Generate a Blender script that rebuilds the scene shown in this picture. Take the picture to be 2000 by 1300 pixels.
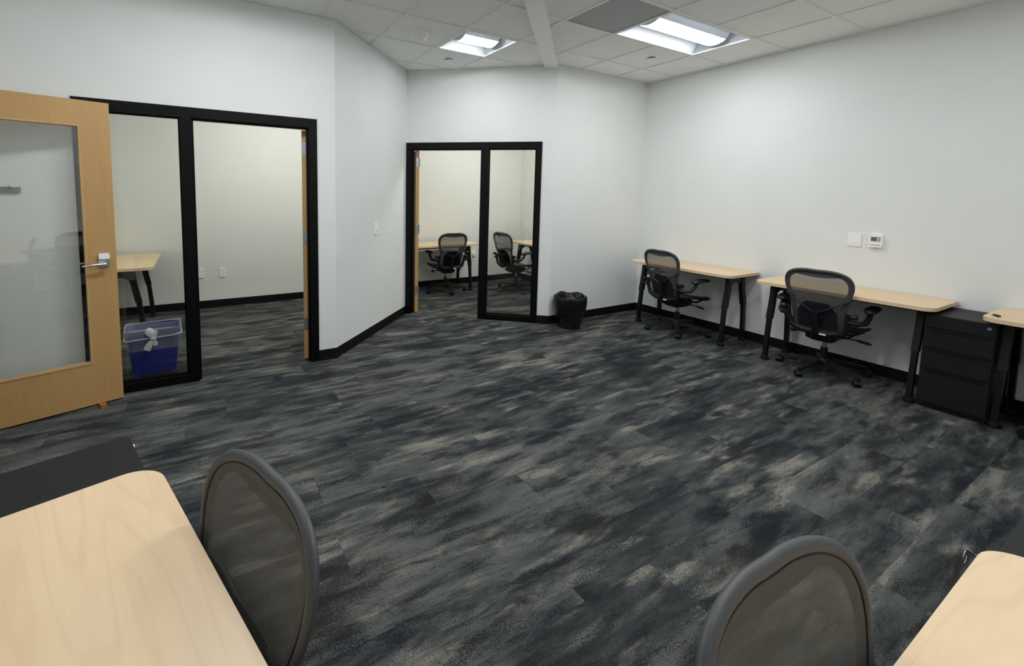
import bpy, bmesh, math, random
from mathutils import Vector, Matrix
random.seed(7)
for o in list(bpy.data.objects): bpy.data.objects.remove(o)
S = bpy.context.scene
COL = S.collection
# ------------------------------------------------------------------ camera
YAW, PITCH, ROLL = 0.51044, -0.09156, 0.015895
FPX, PX, PY, CAMH = 865.56, 873.17, 459.43, 1.548
def cam_axes():
    cy, sy, cp, sp = math.cos(YAW), math.sin(YAW), math.cos(PITCH), math.sin(PITCH)
    f = Vector((sy*cp, cy*cp, sp)); r0 = Vector((cy, -sy, 0)); u0 = r0.cross(f)
    return math.cos(ROLL)*r0 + math.sin(ROLL)*u0, -math.sin(ROLL)*r0 + math.cos(ROLL)*u0, f
r_, u_, f_ = cam_axes()
cd = bpy.data.cameras.new('camera'); cam = bpy.data.objects.new('camera', cd); COL.objects.link(cam)
cam.matrix_world = Matrix(((r_.x, u_.x, -f_.x, 0), (r_.y, u_.y, -f_.y, 0), (r_.z, u_.z, -f_.z, CAMH), (0, 0, 0, 1)))
cd.sensor_width = 36; cd.lens = FPX/2000*36
cd.shift_x = (1000-PX)/2000; cd.shift_y = (PY-650)/2000
cd.clip_start = 0.02
S.camera = cam
# ------------------------------------------------------------------ world and exposure
w = bpy.data.worlds.new('world'); S.world = w; w.use_nodes = True
w.node_tree.nodes['Background'].inputs[0].default_value = (0.9, 0.95, 1, 1)
w.node_tree.nodes['Background'].inputs[1].default_value = 0.05
S.view_settings.view_transform = 'Standard'; S.view_settings.look = 'None'
S.view_settings.gamma = 1; S.view_settings.use_curve_mapping = False
S.view_settings.exposure = 1.03
LAMP = 22.5                     # radiance of the troffer diffusers
S.cycles.use_denoising = True
S.cycles.max_bounces = 7; S.cycles.diffuse_bounces = 5; S.cycles.transparent_max_bounces = 14
S.cycles.sample_clamp_indirect = 6
# ------------------------------------------------------------------ room numbers (metres; +x along the left wall, +y along the right wall)
H = 3.058; YA = 4.042; XE = 5.263; WT = 0.12
AB = Vector((1.090, 4.042)); BC = Vector((2.301, 5.197)); CD = Vector((3.677, 4.001)); DE = Vector((XE, 4.001))
YB = 6.60; XS = -1.50; YR = -0.40
DB = (BC-AB).normalized(); DC = (CD-BC).normalized(); NC = Vector((-DC.y, DC.x)); NB = Vector((-DB.y, DB.x))
GX, GY, G = 0.3648, -0.6596, 0.6096
DESK_Z = 0.77

# ------------------------------------------------------------------ materials
def new_mat(name):
    m = bpy.data.materials.new(name); m.use_nodes = True
    nt = m.node_tree; b = nt.nodes['Principled BSDF']
    return m, nt, b
def N(nt, typ, **kw):
    n = nt.nodes.new(typ)
    for k, v in kw.items():
        if k.startswith('i_'):
            n.inputs[int(k[2:]) if k[2:].isdigit() else k[2:].replace('_', ' ')].default_value = v
        else: setattr(n, k, v)
    return n
def ramp(nt, stops):
    r = nt.nodes.new('ShaderNodeValToRGB'); e = r.color_ramp.elements
    while len(e) < len(stops): e.new(0.5)
    for k, (p, c) in enumerate(stops): e[k].position = p; e[k].color = (*c, 1)
    return r
def plain(name, col, rough=0.5, metal=0.0, noise=0.0, nscale=40, bump=0.0, spec=0.5, coat=0.0):
    m, nt, b = new_mat(name); L = nt.links.new
    b.inputs['Roughness'].default_value = rough; b.inputs['Metallic'].default_value = metal
    b.inputs['Specular IOR Level'].default_value = spec; b.inputs['Coat Weight'].default_value = coat
    tc = N(nt, 'ShaderNodeTexCoord'); nz = N(nt, 'ShaderNodeTexNoise'); nz.inputs['Scale'].default_value = nscale; nz.inputs['Detail'].default_value = 4
    L(tc.outputs['Object'], nz.inputs['Vector'])
    lo = tuple(c*(1-noise) for c in col); hi = tuple(min(1, c*(1+noise)) for c in col)
    r = ramp(nt, [(0.3, lo), (0.7, hi)]); L(nz.outputs['Fac'], r.inputs['Fac']); L(r.outputs['Color'], b.inputs['Base Color'])
    if bump:
        bp = N(nt, 'ShaderNodeBump'); bp.inputs['Strength'].default_value = bump; bp.inputs['Distance'].default_value = 0.002
        L(nz.outputs['Fac'], bp.inputs['Height']); L(bp.outputs['Normal'], b.inputs['Normal'])
    return m
def wood(name, light, dark, axis='X', rough=0.38, scale=1.0):
    m, nt, b = new_mat(name); L = nt.links.new
    b.inputs['Roughness'].default_value = rough
    tc = N(nt, 'ShaderNodeTexCoord'); oi = N(nt, 'ShaderNodeObjectInfo')
    mp = N(nt, 'ShaderNodeMapping')
    s = {'X': (1.1, 8.0, 8.0), 'Z': (8.0, 8.0, 0.9)}[axis]
    mp.inputs['Scale'].default_value = tuple(v*scale for v in s)
    add = N(nt, 'ShaderNodeVectorMath', operation='ADD'); mul = N(nt, 'ShaderNodeMath', operation='MULTIPLY'); mul.inputs[1].default_value = 9.0
    L(oi.outputs['Random'], mul.inputs[0]); L(tc.outputs['Object'], add.inputs[0]); L(mul.outputs[0], add.inputs[1]); L(add.outputs[0], mp.inputs['Vector'])
    n1 = N(nt, 'ShaderNodeTexNoise'); n1.inputs['Scale'].default_value = 0.55; n1.inputs['Detail'].default_value = 2.0; n1.inputs['Roughness'].default_value = 0.4
    L(mp.outputs[0], n1.inputs['Vector'])
    k = N(nt, 'ShaderNodeMath', operation='MULTIPLY'); k.inputs[1].default_value = 13.0; L(n1.outputs['Fac'], k.inputs[0])
    sn = N(nt, 'ShaderNodeMath', operation='SINE'); k2 = N(nt, 'ShaderNodeMath', operation='MULTIPLY'); k2.inputs[1].default_value = 6.283
    L(k.outputs[0], k2.inputs[0]); L(k2.outputs[0], sn.inputs[0])
    pw = N(nt, 'ShaderNodeMapRange'); pw.inputs[1].default_value = 0.72; pw.inputs[2].default_value = 1.0; pw.inputs[3].default_value = 0.0; pw.inputs[4].default_value = 0.16
    L(sn.outputs[0], pw.inputs[0])
    n2 = N(nt, 'ShaderNodeTexNoise'); n2.inputs['Scale'].default_value = 9.0; n2.inputs['Detail'].default_value = 5; L(mp.outputs[0], n2.inputs['Vector'])
    n3 = N(nt, 'ShaderNodeTexNoise'); n3.inputs['Scale'].default_value = 0.5; L(mp.outputs[0], n3.inputs['Vector'])
    mxm = N(nt, 'ShaderNodeMath', operation='MULTIPLY_ADD'); mxm.inputs[1].default_value = 0.42; L(n2.outputs['Fac'], mxm.inputs[0]); L(pw.outputs[0], mxm.inputs[2])
    mx2 = N(nt, 'ShaderNodeMath', operation='MULTIPLY_ADD'); mx2.inputs[1].default_value = 0.55; L(n3.outputs['Fac'], mx2.inputs[0]); L(mxm.outputs[0], mx2.inputs[2])
    r = ramp(nt, [(0.25, light), (1.15 if False else 1.0, dark)]); L(mx2.outputs[0], r.inputs['Fac'])
    L(r.outputs['Color'], b.inputs['Base Color'])
    return m
def glass(name, tint, refl=1.0, film=0.0):
    m = bpy.data.materials.new(name); m.use_nodes = True; nt = m.node_tree; nt.nodes.clear(); L = nt.links.new
    out = N(nt, 'ShaderNodeOutputMaterial'); tr = N(nt, 'ShaderNodeBsdfTransparent'); tr.inputs[0].default_value = (*tint, 1)
    gl = N(nt, 'ShaderNodeBsdfGlossy'); gl.inputs['Roughness'].default_value = 0.01; gl.inputs[0].default_value = (1, 1, 1, 1)
    lw = N(nt, 'ShaderNodeLayerWeight'); lw.inputs[0].default_value = 0.5
    pw = N(nt, 'ShaderNodeMath', operation='POWER'); pw.inputs[1].default_value = 5.0; L(lw.outputs['Facing'], pw.inputs[0])
    k = N(nt, 'ShaderNodeMath', operation='MULTIPLY_ADD'); k.inputs[1].default_value = 0.96*refl; k.inputs[2].default_value = 0.04*refl; L(pw.outputs[0], k.inputs[0])
    mx = N(nt, 'ShaderNodeMixShader'); L(k.outputs[0], mx.inputs[0]); L(tr.outputs[0], mx.inputs[1]); L(gl.outputs[0], mx.inputs[2])
    L(mx.outputs[0], out.inputs[0]); return m
def see_through(name, col, alpha, axis_scale=(0, 0, 0), contrast=0.0, rough=0.6, translucent=False):
    """open fabric or thin film: part of the light goes straight through"""
    m, nt, b = new_mat(name); L = nt.links.new
    b.inputs['Base Color'].default_value = (*col, 1); b.inputs['Roughness'].default_value = rough
    out = nt.nodes['Material Output']; tr = N(nt, 'ShaderNodeBsdfTransparent'); mx = N(nt, 'ShaderNodeMixShader')
    if contrast:
        tc = N(nt, 'ShaderNodeTexCoord'); mp = N(nt, 'ShaderNodeMapping'); mp.inputs['Scale'].default_value = axis_scale
        wv = N(nt, 'ShaderNodeTexWave', bands_direction='Z'); wv.inputs['Scale'].default_value = 1.0; wv.inputs['Distortion'].default_value = 1.2; wv.inputs['Detail'].default_value = 1
        L(tc.outputs['Object'], mp.inputs['Vector']); L(mp.outputs[0], wv.inputs['Vector'])
        mr = N(nt, 'ShaderNodeMapRange'); mr.inputs[3].default_value = alpha-contrast; mr.inputs[4].default_value = alpha+contrast
        L(wv.outputs['Fac'], mr.inputs[0]); L(mr.outputs[0], mx.inputs[0])
    else:
        mx.inputs[0].default_value = alpha
    L(tr.outputs[0], mx.inputs[1])
    if translucent:
        tl = N(nt, 'ShaderNodeBsdfTranslucent'); tl.inputs[0].default_value = (*col, 1)
        m2 = N(nt, 'ShaderNodeMixShader'); m2.inputs[0].default_value = 0.35; L(b.outputs[0], m2.inputs[1]); L(tl.outputs[0], m2.inputs[2]); L(m2.outputs[0], mx.inputs[2])
    else:
        L(b.outputs[0], mx.inputs[2])
    L(mx.outputs[0], out.inputs[0]); return m
def emit(name, col, strength):
    m = bpy.data.materials.new(name); m.use_nodes = True; nt = m.node_tree; nt.nodes.clear()
    out = N(nt, 'ShaderNodeOutputMaterial'); e = N(nt, 'ShaderNodeEmission'); e.inputs[0].default_value = (*col, 1); e.inputs[1].default_value = strength
    nt.links.new(e.outputs[0], out.inputs[0]); return m
def carpet_mat():
    m, nt, b = new_mat('carpet'); L = nt.links.new
    b.inputs['Roughness'].default_value = 0.95; b.inputs['Specular IOR Level'].default_value = 0.1
    tc = N(nt, 'ShaderNodeTexCoord'); oi = N(nt, 'ShaderNodeObjectInfo'); ge = N(nt, 'ShaderNodeNewGeometry')
    rnd = N(nt, 'ShaderNodeMath', operation='MULTIPLY'); rnd.inputs[1].default_value = 137.0; L(oi.outputs['Random'], rnd.inputs[0])
    def noise(vec, scale3, detail, rough, wsrc=None, dist=0.0):
        mp = N(nt, 'ShaderNodeMapping'); mp.inputs['Scale'].default_value = scale3; L(vec, mp.inputs['Vector'])
        n = N(nt, 'ShaderNodeTexNoise', noise_dimensions='4D'); n.inputs['Scale'].default_value = 1; n.inputs['Detail'].default_value = detail
        n.inputs['Roughness'].default_value = rough; n.inputs['Distortion'].default_value = dist
        L(mp.outputs[0], n.inputs['Vector'])
        if wsrc: L(wsrc, n.inputs['W'])
        return n.outputs['Fac']
    def math_(op, a, bb):
        k = N(nt, 'ShaderNodeMath', operation=op)
        for i, v in enumerate((a, bb)):
            if isinstance(v, (int, float)): k.inputs[i].default_value = v
            else: L(v, k.inputs[i])
        return k.outputs[0]
    pos = ge.outputs['Position']; ob = tc.outputs['Object']
    W = rnd.outputs[0]
    nf = noise(pos, (185, 235, 1), 1, 0.5)                                # loop pile
    nm = noise(pos, (60, 110, 1), 2, 0.6)
    gr = math_('ADD', math_('MULTIPLY', math_('SUBTRACT', nf, 0.5), 0.60), math_('MULTIPLY', math_('SUBTRACT', nm, 0.5), 0.22))
    def mask(a, b, lo, hi, amt):
        v = math_('ADD', math_('ADD', math_('MULTIPLY', a, 0.62), math_('MULTIPLY', b, 0.50)), math_('MULTIPLY', gr, amt))
        mr = N(nt, 'ShaderNodeMapRange', interpolation_type='SMOOTHSTEP'); L(v, mr.inputs[0]); mr.inputs[1].default_value = lo; mr.inputs[2].default_value = hi
        return mr.outputs[0]
    dark = mask(noise(ob, (2.9, 12.0, 1), 6, 0.6, W, 0.6), noise(pos, (1.6, 5.5, 1), 5, 0.6, None, 0.4), 0.55, 0.65, 0.85)
    light = mask(noise(ob, (2.2, 12.0, 3), 6, 0.58, math_('ADD', W, 31.0), 0.7), noise(pos, (1.3, 4.6, 5), 5, 0.58, None, 0.5), 0.57, 0.68, 0.65)
    line = noise(ob, (2.5, 16.0, 7), 3, 0.5, math_('ADD', W, 77.0), 1.2)   # thin wandering dark threads
    th = N(nt, 'ShaderNodeMapRange'); L(math_('ABSOLUTE', math_('SUBTRACT', line, 0.5), 0), th.inputs[0]); th.inputs[1].default_value = 0.0; th.inputs[2].default_value = 0.012; th.inputs[3].default_value = 0.55; th.inputs[4].default_value = 0.0
    basec = ramp(nt, [(0.34, (0.030, 0.035, 0.037)), (0.5, (0.062, 0.069, 0.069)), (0.66, (0.100, 0.104, 0.098))])
    L(math_('ADD', noise(pos, (2.2, 9, 1), 4, 0.6), math_('ADD', math_('MULTIPLY', gr, 0.5), math_('MULTIPLY', math_('SUBTRACT', oi.outputs['Random'], 0.5), 0.26))), basec.inputs['Fac'])
    darkc = ramp(nt, [(0.4, (0.009, 0.011, 0.017)), (0.6, (0.016, 0.015, 0.015))]); L(noise(pos, (1.5, 3, 2), 2, 0.5), darkc.inputs['Fac'])
    lightc = ramp(nt, [(0.32, (0.125, 0.127, 0.116)), (0.64, (0.235, 0.222, 0.192))]); L(math_('ADD', noise(pos, (2, 5, 2), 3, 0.5), math_('MULTIPLY', gr, 0.6)), lightc.inputs['Fac'])
    def mixc(f, a, bb):
        mx = N(nt, 'ShaderNodeMix', data_type='RGBA'); L(f, mx.inputs['Factor']); L(a, mx.inputs['A']); L(bb, mx.inputs['B']); return mx.outputs['Result']
    c = mixc(light, basec.outputs['Color'], lightc.outputs['Color'])
    c = mixc(math_('MULTIPLY', dark, 0.92), c, darkc.outputs['Color'])
    c = mixc(th.outputs[0], c, darkc.outputs['Color'])
    L(c, b.inputs['Base Color'])
    bp = N(nt, 'ShaderNodeBump'); bp.inputs['Strength'].default_value = 0.5; bp.inputs['Distance'].default_value = 0.003
    L(nf, bp.inputs['Height']); L(bp.outputs['Normal'], b.inputs['Normal'])
    return m
M = dict(
    wall=plain('wall_paint', (0.765, 0.785, 0.772), 0.65, noise=0.012, nscale=3, bump=0.0),
    tile=plain('ceiling_tile', (0.90, 0.905, 0.885), 0.9, noise=0.05, nscale=160, bump=0.25),
    tee=plain('grid_tee', (0.86, 0.86, 0.84), 0.5, noise=0.02),
    vent=plain('return_vent', (0.42, 0.43, 0.445), 0.6, noise=0.06, nscale=120),
    black=plain('black_frame', (0.0025, 0.0025, 0.003), 0.45, noise=0.1, spec=0.15),
    base=plain('black_vinyl', (0.005, 0.005, 0.006), 0.55, noise=0.15, spec=0.2),
    carpet=carpet_mat(),
    slab=plain('slab', (0.02, 0.02, 0.02), 0.9, noise=0.2),
    maple=wood('maple_laminate', (0.80, 0.61, 0.40), (0.66, 0.46, 0.27), 'X', 0.36),
    door=wood('maple_door', (0.52, 0.315, 0.125), (0.42, 0.235, 0.085), 'Z', 0.42),
    edge=wood('maple_door_edge', (0.55, 0.36, 0.16), (0.42, 0.255, 0.10), 'Z', 0.45),
    metal=plain('graphite_metal', (0.006, 0.0062, 0.008), 0.42, noise=0.1, spec=0.25),
    steel=plain('black_powder_coat', (0.011, 0.0115, 0.013), 0.5, noise=0.12, nscale=300, bump=0.05, spec=0.2),
    lip=plain('graphite_lip', (0.062, 0.060, 0.056), 0.65, noise=0.08, nscale=260),
    panel=plain('slate_panel', (0.014, 0.017, 0.022), 0.5, noise=0.1, spec=0.3),
    frame=plain('graphite_plastic', (0.055, 0.057, 0.063), 0.5, noise=0.06, nscale=200),
    dark=plain('black_plastic', (0.009, 0.0095, 0.012), 0.42, noise=0.1, spec=0.3),
    pad=plain('black_armpad', (0.016, 0.016, 0.018), 0.5, noise=0.1),
    chrome=plain('satin_chrome', (0.62, 0.63, 0.65), 0.28, 1.0, noise=0.03),
    nickel=plain('hinge_steel', (0.42, 0.43, 0.45), 0.4, 1.0, noise=0.05),
    white=plain('white_plastic', (0.90, 0.90, 0.91), 0.35, noise=0.01),
    lcd=plain('thermostat_screen', (0.12, 0.14, 0.15), 0.2, noise=0.1),
    grey=plain('grey_metal', (0.20, 0.20, 0.20), 0.5, noise=0.05),
    blue=plain('blue_plastic', (0.006, 0.012, 0.20), 0.42, noise=0.05),
    bag=plain('black_liner', (0.004, 0.004, 0.0045), 0.32, noise=0.2, nscale=18, bump=0.6, spec=0.4),
    film=see_through('white_liner', (0.80, 0.84, 0.88), 0.30, rough=0.35, translucent=True),
    filmd=see_through('white_liner_bunched', (0.85, 0.88, 0.90), 0.80, rough=0.35, translucent=True),
    weave=see_through('pellicle_weave', (0.092, 0.088, 0.080), 0.72, (1, 1, 150), 0.10, 0.7),
    weave_s=see_through('pellicle_weave_seat', (0.030, 0.030, 0.031), 0.85, rough=0.7),
    glass=glass('clear_glass', (0.975, 0.988, 0.978), 1.0),
    dglass=glass('door_glass', (0.98, 0.99, 0.985), 1.6),
    refl=plain('troffer_white', (0.78, 0.82, 0.88), 0.5, noise=0.01),
    lamp=emit('troffer_lamp', (0.975, 0.995, 1.0), LAMP),
    lampd=emit('troffer_lamp_dim', (0.975, 0.995, 1.0), LAMP*0.82),
    lampw=emit('stand_in_lamp_warm', (1.0, 0.985, 0.89), LAMP*1.2),  # glow of the added office fixtures, which stay out of view
    brown=plain('orange_rubber', (0.36, 0.11, 0.03), 0.6, noise=0.1),
    label=plain('white_tag', (0.75, 0.76, 0.78), 0.5, noise=0.02),
)

# ------------------------------------------------------------------ mesh helpers
def finish(name, bm, mat, parent=None, smooth=False, loc=None, rz=None):
    bmesh.ops.recalc_face_normals(bm, faces=bm.faces)
    me = bpy.data.meshes.new(name); bm.to_mesh(me); bm.free()
    if smooth:
        for p in me.polygons: p.use_smooth = True
        me.set_sharp_from_angle(angle=math.radians(smooth if smooth is not True else 40))
    me.materials.append(M[mat])
    return link(name, me, parent, loc, rz)
def link(name, me, parent=None, loc=None, rz=None):
    o = bpy.data.objects.new(name, me); COL.objects.link(o)
    if parent: o.parent = parent
    if loc is not None: o.location = loc
    if rz is not None: o.rotation_euler = (0, 0, rz)
    return o
def empty(name, loc=(0, 0, 0), rz=0.0):
    o = bpy.data.objects.new(name, None); COL.objects.link(o); o.location = loc; o.rotation_euler = (0, 0, rz); o.empty_display_size = 0.1
    return o
def tag(o, label, cat=None, group=None, kind=None):
    o['label'] = label
    if cat: o['category'] = cat
    if group: o['group'] = group
    if kind: o['kind'] = kind
    return o
def copy_tree(o, parent=None):
    c = o.copy(); COL.objects.link(c); c.parent = parent
    for ch in [x for x in bpy.data.objects if x.parent == o]: copy_tree(ch, c)
    return c
def box(bm, x0, x1, y0, y1, z0, z1):
    v = [bm.verts.new(p) for p in ((x0,y0,z0),(x1,y0,z0),(x1,y1,z0),(x0,y1,z0),(x0,y0,z1),(x1,y0,z1),(x1,y1,z1),(x0,y1,z1))]
    for f in ((0,3,2,1),(4,5,6,7),(0,1,5,4),(1,2,6,5),(2,3,7,6),(3,0,4,7)): bm.faces.new([v[i] for i in f])
    return v
def prism(bm, pts, z0, z1, axis='Z'):
    def P(a, b, c): return {'Z': (a, b, c), 'X': (c, a, b), 'Y': (a, c, b)}[axis]
    lo = [bm.verts.new(P(p[0], p[1], z0)) for p in pts]; hi = [bm.verts.new(P(p[0], p[1], z1)) for p in pts]
    n = len(pts); bm.faces.new(lo[::-1]); bm.faces.new(hi)
    for i in range(n): bm.faces.new((lo[i], lo[(i+1) % n], hi[(i+1) % n], hi[i]))
    return lo+hi
def bevel(bm, w, seg=2):
    bmesh.ops.bevel(bm, geom=[e for e in bm.edges if len(e.link_faces) == 2 and e.calc_face_angle(0) > 0.5], offset=w, segments=seg, affect='EDGES', profile=0.7)
def rrect(x0, x1, y0, y1, rads, n=6):
    """rounded rectangle outline; rads for corners (x0y0, x1y0, x1y1, x0y1)"""
    out = []
    for (cx, cy, sx, sy, a0), r in zip(((x0, y0, 1, 1, 180), (x1, y0, -1, 1, 270), (x1, y1, -1, -1, 0), (x0, y1, 1, -1, 90)), rads):
        for k in range(n+1):
            a = math.radians(a0+90*k/n); out.append((cx+sx*r+r*math.cos(a), cy+sy*r+r*math.sin(a)))
    return out
def loft(bm, rings, closed_ends=True, loop=False):
    R = [[bm.verts.new(p) for p in ring] for ring in rings]; n = len(R[0]); m = len(R)
    for i in range(m if loop else m-1):
        a, b = R[i], R[(i+1) % m]
        for j in range(n): bm.faces.new((a[j], a[(j+1) % n], b[(j+1) % n], b[j]))
    if closed_ends and not loop: bm.faces.new(R[0][::-1]); bm.faces.new(R[-1])
    return R
def tube(bm, pts, rad, n=8, loop=False, flat=1.0, up=Vector((0, 0, 1))):
    """sweep an ellipse (rad along the side axis, rad*flat along the other) along pts"""
    P = [Vector(p) for p in pts]; m = len(P); rings = []
    for i in range(m):
        a = P[(i-1) % m] if (loop or i > 0) else P[i]; b = P[(i+1) % m] if (loop or i < m-1) else P[i]
        t = (b-a).normalized(); s = t.cross(up)
        if s.length < 1e-3: s = t.cross(Vector((0, 1, 0)))
        s.normalize(); q = s.cross(t).normalized()
        r = rad[i] if isinstance(rad, (list, tuple)) else rad
        f = flat[i] if isinstance(flat, (list, tuple)) else flat
        rings.append([P[i]+s*(r*math.cos(2*math.pi*k/n))+q*(r*f*math.sin(2*math.pi*k/n)) for k in range(n)])
    loft(bm, rings, True, loop)
def cyl(bm, c0, c1, r0, r1=None, n=16):
    c0, c1 = Vector(c0), Vector(c1); t = (c1-c0).normalized(); r1 = r0 if r1 is None else r1
    s = t.orthogonal().normalized(); q = t.cross(s)
    loft(bm, [[c+s*r*math.cos(2*math.pi*k/n)+q*r*math.sin(2*math.pi*k/n) for k in range(n)] for c, r in ((c0, r0), (c1, r1))])
def lathe(bm, prof, n=24, c=(0, 0, 0)):
    loft(bm, [[Vector((c[0]+r*math.cos(2*math.pi*k/n), c[1]+r*math.sin(2*math.pi*k/n), c[2]+z)) for k in range(n)] for r, z in prof])
def B(): return bmesh.new()

# ------------------------------------------------------------------ floor: slab and carpet planks
bm = B(); box(bm, -2.9, XE+WT, YR-WT, YB+WT, -0.06, -0.006)
floor = tag(finish('floor', bm, 'slab'), 'dark charcoal and taupe carpet plank floor through all rooms', 'floor', kind='structure')
bm = B(); g = 0.0003; box(bm, -0.5+g, 0.5-g, -0.125+g, 0.125-g, -0.0055, 0.0)
plank0 = finish('carpet_plank', bm, 'carpet', floor); pm = plank0.data; bpy.data.objects.remove(plank0)
rows = int((YB-YR)/0.25)+1
offs = 0.0
for j in range(rows):
    y = YR+0.125+j*0.25
    offs = (offs + random.choice((0.25, 0.375, 0.5, 0.625))) % 1.0
    x = -2.0+offs-0.5
    while x-0.5 < XE:
        if not (y > 4.2 and x < -1.7):
            o = link('carpet_plank', pm, floor, (x, y, random.uniform(-0.0004, 0.0)))
        x += 1.0

# ------------------------------------------------------------------ walls
TOP = H+0.006
def wall(name, label, polys):
    bm = B()
    for pts, z0, z1 in polys: prism(bm, [tuple(p) for p in pts], z0, z1)
    return tag(finish(name, bm, 'wall'), label, 'wall', kind='structure')
FA0, FA1, FZ = -0.760, 0.927, 2.189      # outer edges of the left door frame
FC0, FC1 = 0.004, 1.678
ab_o = AB+Vector((-0.05, WT))
wall('wall_left', 'off-white wall holding the wide black door frame behind the wood door', [
    (((XS, YA), (FA0, YA), (FA0, YA+WT), (XS, YA+WT)), 0, TOP),
    (((FA1, YA), tuple(AB), tuple(ab_o), (FA1, YA+WT)), 0, TOP),
    (((FA0, YA), (FA1, YA), (FA1, YA+WT), (FA0, YA+WT)), FZ, TOP)])
def Cp(t, o=0.0): return BC+DC*t+NC*o
wall('wall_angled', 'off-white angled wall with a single light switch', [((AB, BC, BC+NB*WT, ab_o), 0, TOP)])
wall('wall_back', 'off-white far wall above and around the narrower black door frame', [
    ((Cp(-0.05), Cp(FC0), Cp(FC0, WT), Cp(-0.05, WT)), 0, TOP),
    ((Cp(FC1), CD, CD+Vector((0.05, WT)), Cp(FC1, WT)), 0, TOP),
    ((Cp(FC0), Cp(FC1), Cp(FC1, WT), Cp(FC0, WT)), FZ, TOP)])
wall('wall_far_right', 'short off-white wall behind the black waste bin', [((CD, DE, DE+Vector((0, WT)), CD+Vector((0.05, WT))), 0, TOP)])
wall('wall_right', 'long off-white wall on the right with the thermostat', [(((XE, YR-WT), (XE+WT, YR-WT), (XE+WT, YB+WT), (XE, YB+WT)), 0, TOP)])
wall('wall_outer', 'pale outer wall at the end of both small offices', [(((-1.15, YB), (XE, YB), (XE, YB+WT), (-1.15, YB+WT)), 0, TOP)])
wall('wall_partition', 'pale partition between the two small offices', [(((2.22, 5.24), (2.32, 5.30), (2.32, YB), (2.22, YB)), 0, TOP)])
wall('wall_office_side', 'pale side wall of the office behind the wood door', [(((-1.15, YA+WT), (-1.03, YA+WT), (-1.03, YB), (-1.15, YB)), 0, TOP)])
wall('wall_near', 'off-white wall behind the camera', [(((-2.8, YR-WT), (XE, YR-WT), (XE, YR), (-2.8, YR)), 0, TOP)])
DY0, DY1 = 2.735, 3.700
wall('wall_side', 'off-white side wall with the entry doorway', [
    (((XS-WT, YR), (XS, YR), (XS, DY0), (XS-WT, DY0)), 0, TOP), (((XS-WT, DY1), (XS, DY1), (XS, YA+WT), (XS-WT, YA+WT)), 0, TOP),
    (((XS-WT, DY0), (XS, DY0), (XS, DY1), (XS-WT, DY1)), 2.19, TOP)])
wall('wall_corridor', 'pale corridor wall beyond the entry doorway', [(((-2.9, YR), (-2.8, YR), (-2.8, YA+WT), (-2.9, YA+WT)), 0, TOP), (((-2.8, YA), (XS-WT, YA), (XS-WT, YA+WT), (-2.8, YA+WT)), 0, TOP)])
def baseboard(name, label, segs, hgt=0.098):
    bm = B()
    for p0, p1, n in segs:
        p0, p1, n = Vector(p0), Vector(p1), Vector(n).normalized(); t = (p1-p0).normalized()
        for off, z0, z1 in ((0.005, 0.0, hgt), (0.011, 0.0, 0.018)):
            prism(bm, [tuple(p0), tuple(p1), tuple(p1+n*off), tuple(p0+n*off)], z0, z1)
    return tag(finish(name, bm, 'base'), label, 'baseboard', kind='structure')
baseboard('baseboard_left', 'black cove base along the left wall beside the wide door frame', [((XS, YA), (FA0, YA), (0, -1)), ((FA1, YA), AB+Vector((0.004, 0)), (0, -1))])
baseboard('baseboard_angled', 'black cove base running along the angled wall', [(AB, BC, -NB)])
baseboard('baseboard_back', 'short black cove base right of the far door frame', [(Cp(FC1), CD, -NC)])
baseboard('baseboard_far_right', 'black cove base behind the black waste bin', [(CD-Vector((0.003, 0)), DE, (0, -1))])
baseboard('baseboard_right', 'black cove base under the desks on the right wall', [((XE, YR), (XE, DE.y), (-1, 0))])
baseboard('baseboard_outer', 'black cove base along the outer wall of the small offices', [((-1.03, YB), (2.22, YB), (0, -1)), ((2.32, YB), (XE, YB), (0, -1))])
baseboard('baseboard_office_right', 'black cove base on the side wall of the far office', [((XE, DE.y+WT), (XE, YB), (-1, 0))])
baseboard('baseboard_near', 'black cove base behind the camera', [((XS, YR), (XE, YR), (0, 1)), ((XS, YR), (XS, DY0-0.05), (1, 0))])

# ------------------------------------------------------------------ ceiling: slab, tees, tiles, beam
bm = B(); box(bm, -2.9, XE+WT, YR-WT, YB+WT, H+0.16, H+0.2)
ceil = tag(finish('ceiling', bm, 'tile'), 'suspended ceiling of square grey-white tiles in a white grid', 'ceiling', kind='structure')
bm = B(); h2 = G/2-0.006; box(bm, -h2, h2, -h2, h2, 0.008, 0.022); t0 = finish('ceiling_tile', bm, 'tile'); tm = t0.data; bpy.data.objects.remove(t0)
lights = {(3, 7): 1, (5, 5): 2, (2, 3): 2, (-1, 5): 2, (-3, 4): 1, (1, 1): 1, (5, 1): 1, (0, 9): 2, (5, 9): 2}
skip = {(4, 5)}
for (i, j), n in lights.items():
    for k in range(n): skip.add((i+k, j))
I0, I1, J0, J1 = -5, 8, 0, 11
for i in range(I0, I1):
    for j in range(J0, J1+1):
        if (i, j) in skip or (i < -3 and j > 7): continue
        link('ceiling_tile', tm, ceil, (GX+(i+0.5)*G, GY+(j+0.5)*G, H))
for i in range(I0, I1+1):
    bm = B(); a = YR; spans = []
    for (li, lj), ln in sorted(lights.items(), key=lambda q: q[0][1]):
        if li < i < li+ln: spans.append((a, GY+lj*G+0.012)); a = GY+(lj+1)*G-0.012
    spans.append((a, YB))
    for y0, y1 in spans: box(bm, -0.012, 0.012, y0, y1, 0, 0.007); box(bm, -0.002, 0.002, y0, y1, 0.006, 0.04)
    if GX+i*G < XE: finish('main_tee', bm, 'tee', ceil, loc=(GX+i*G, 0, H))
    else: bm.free()
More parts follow.
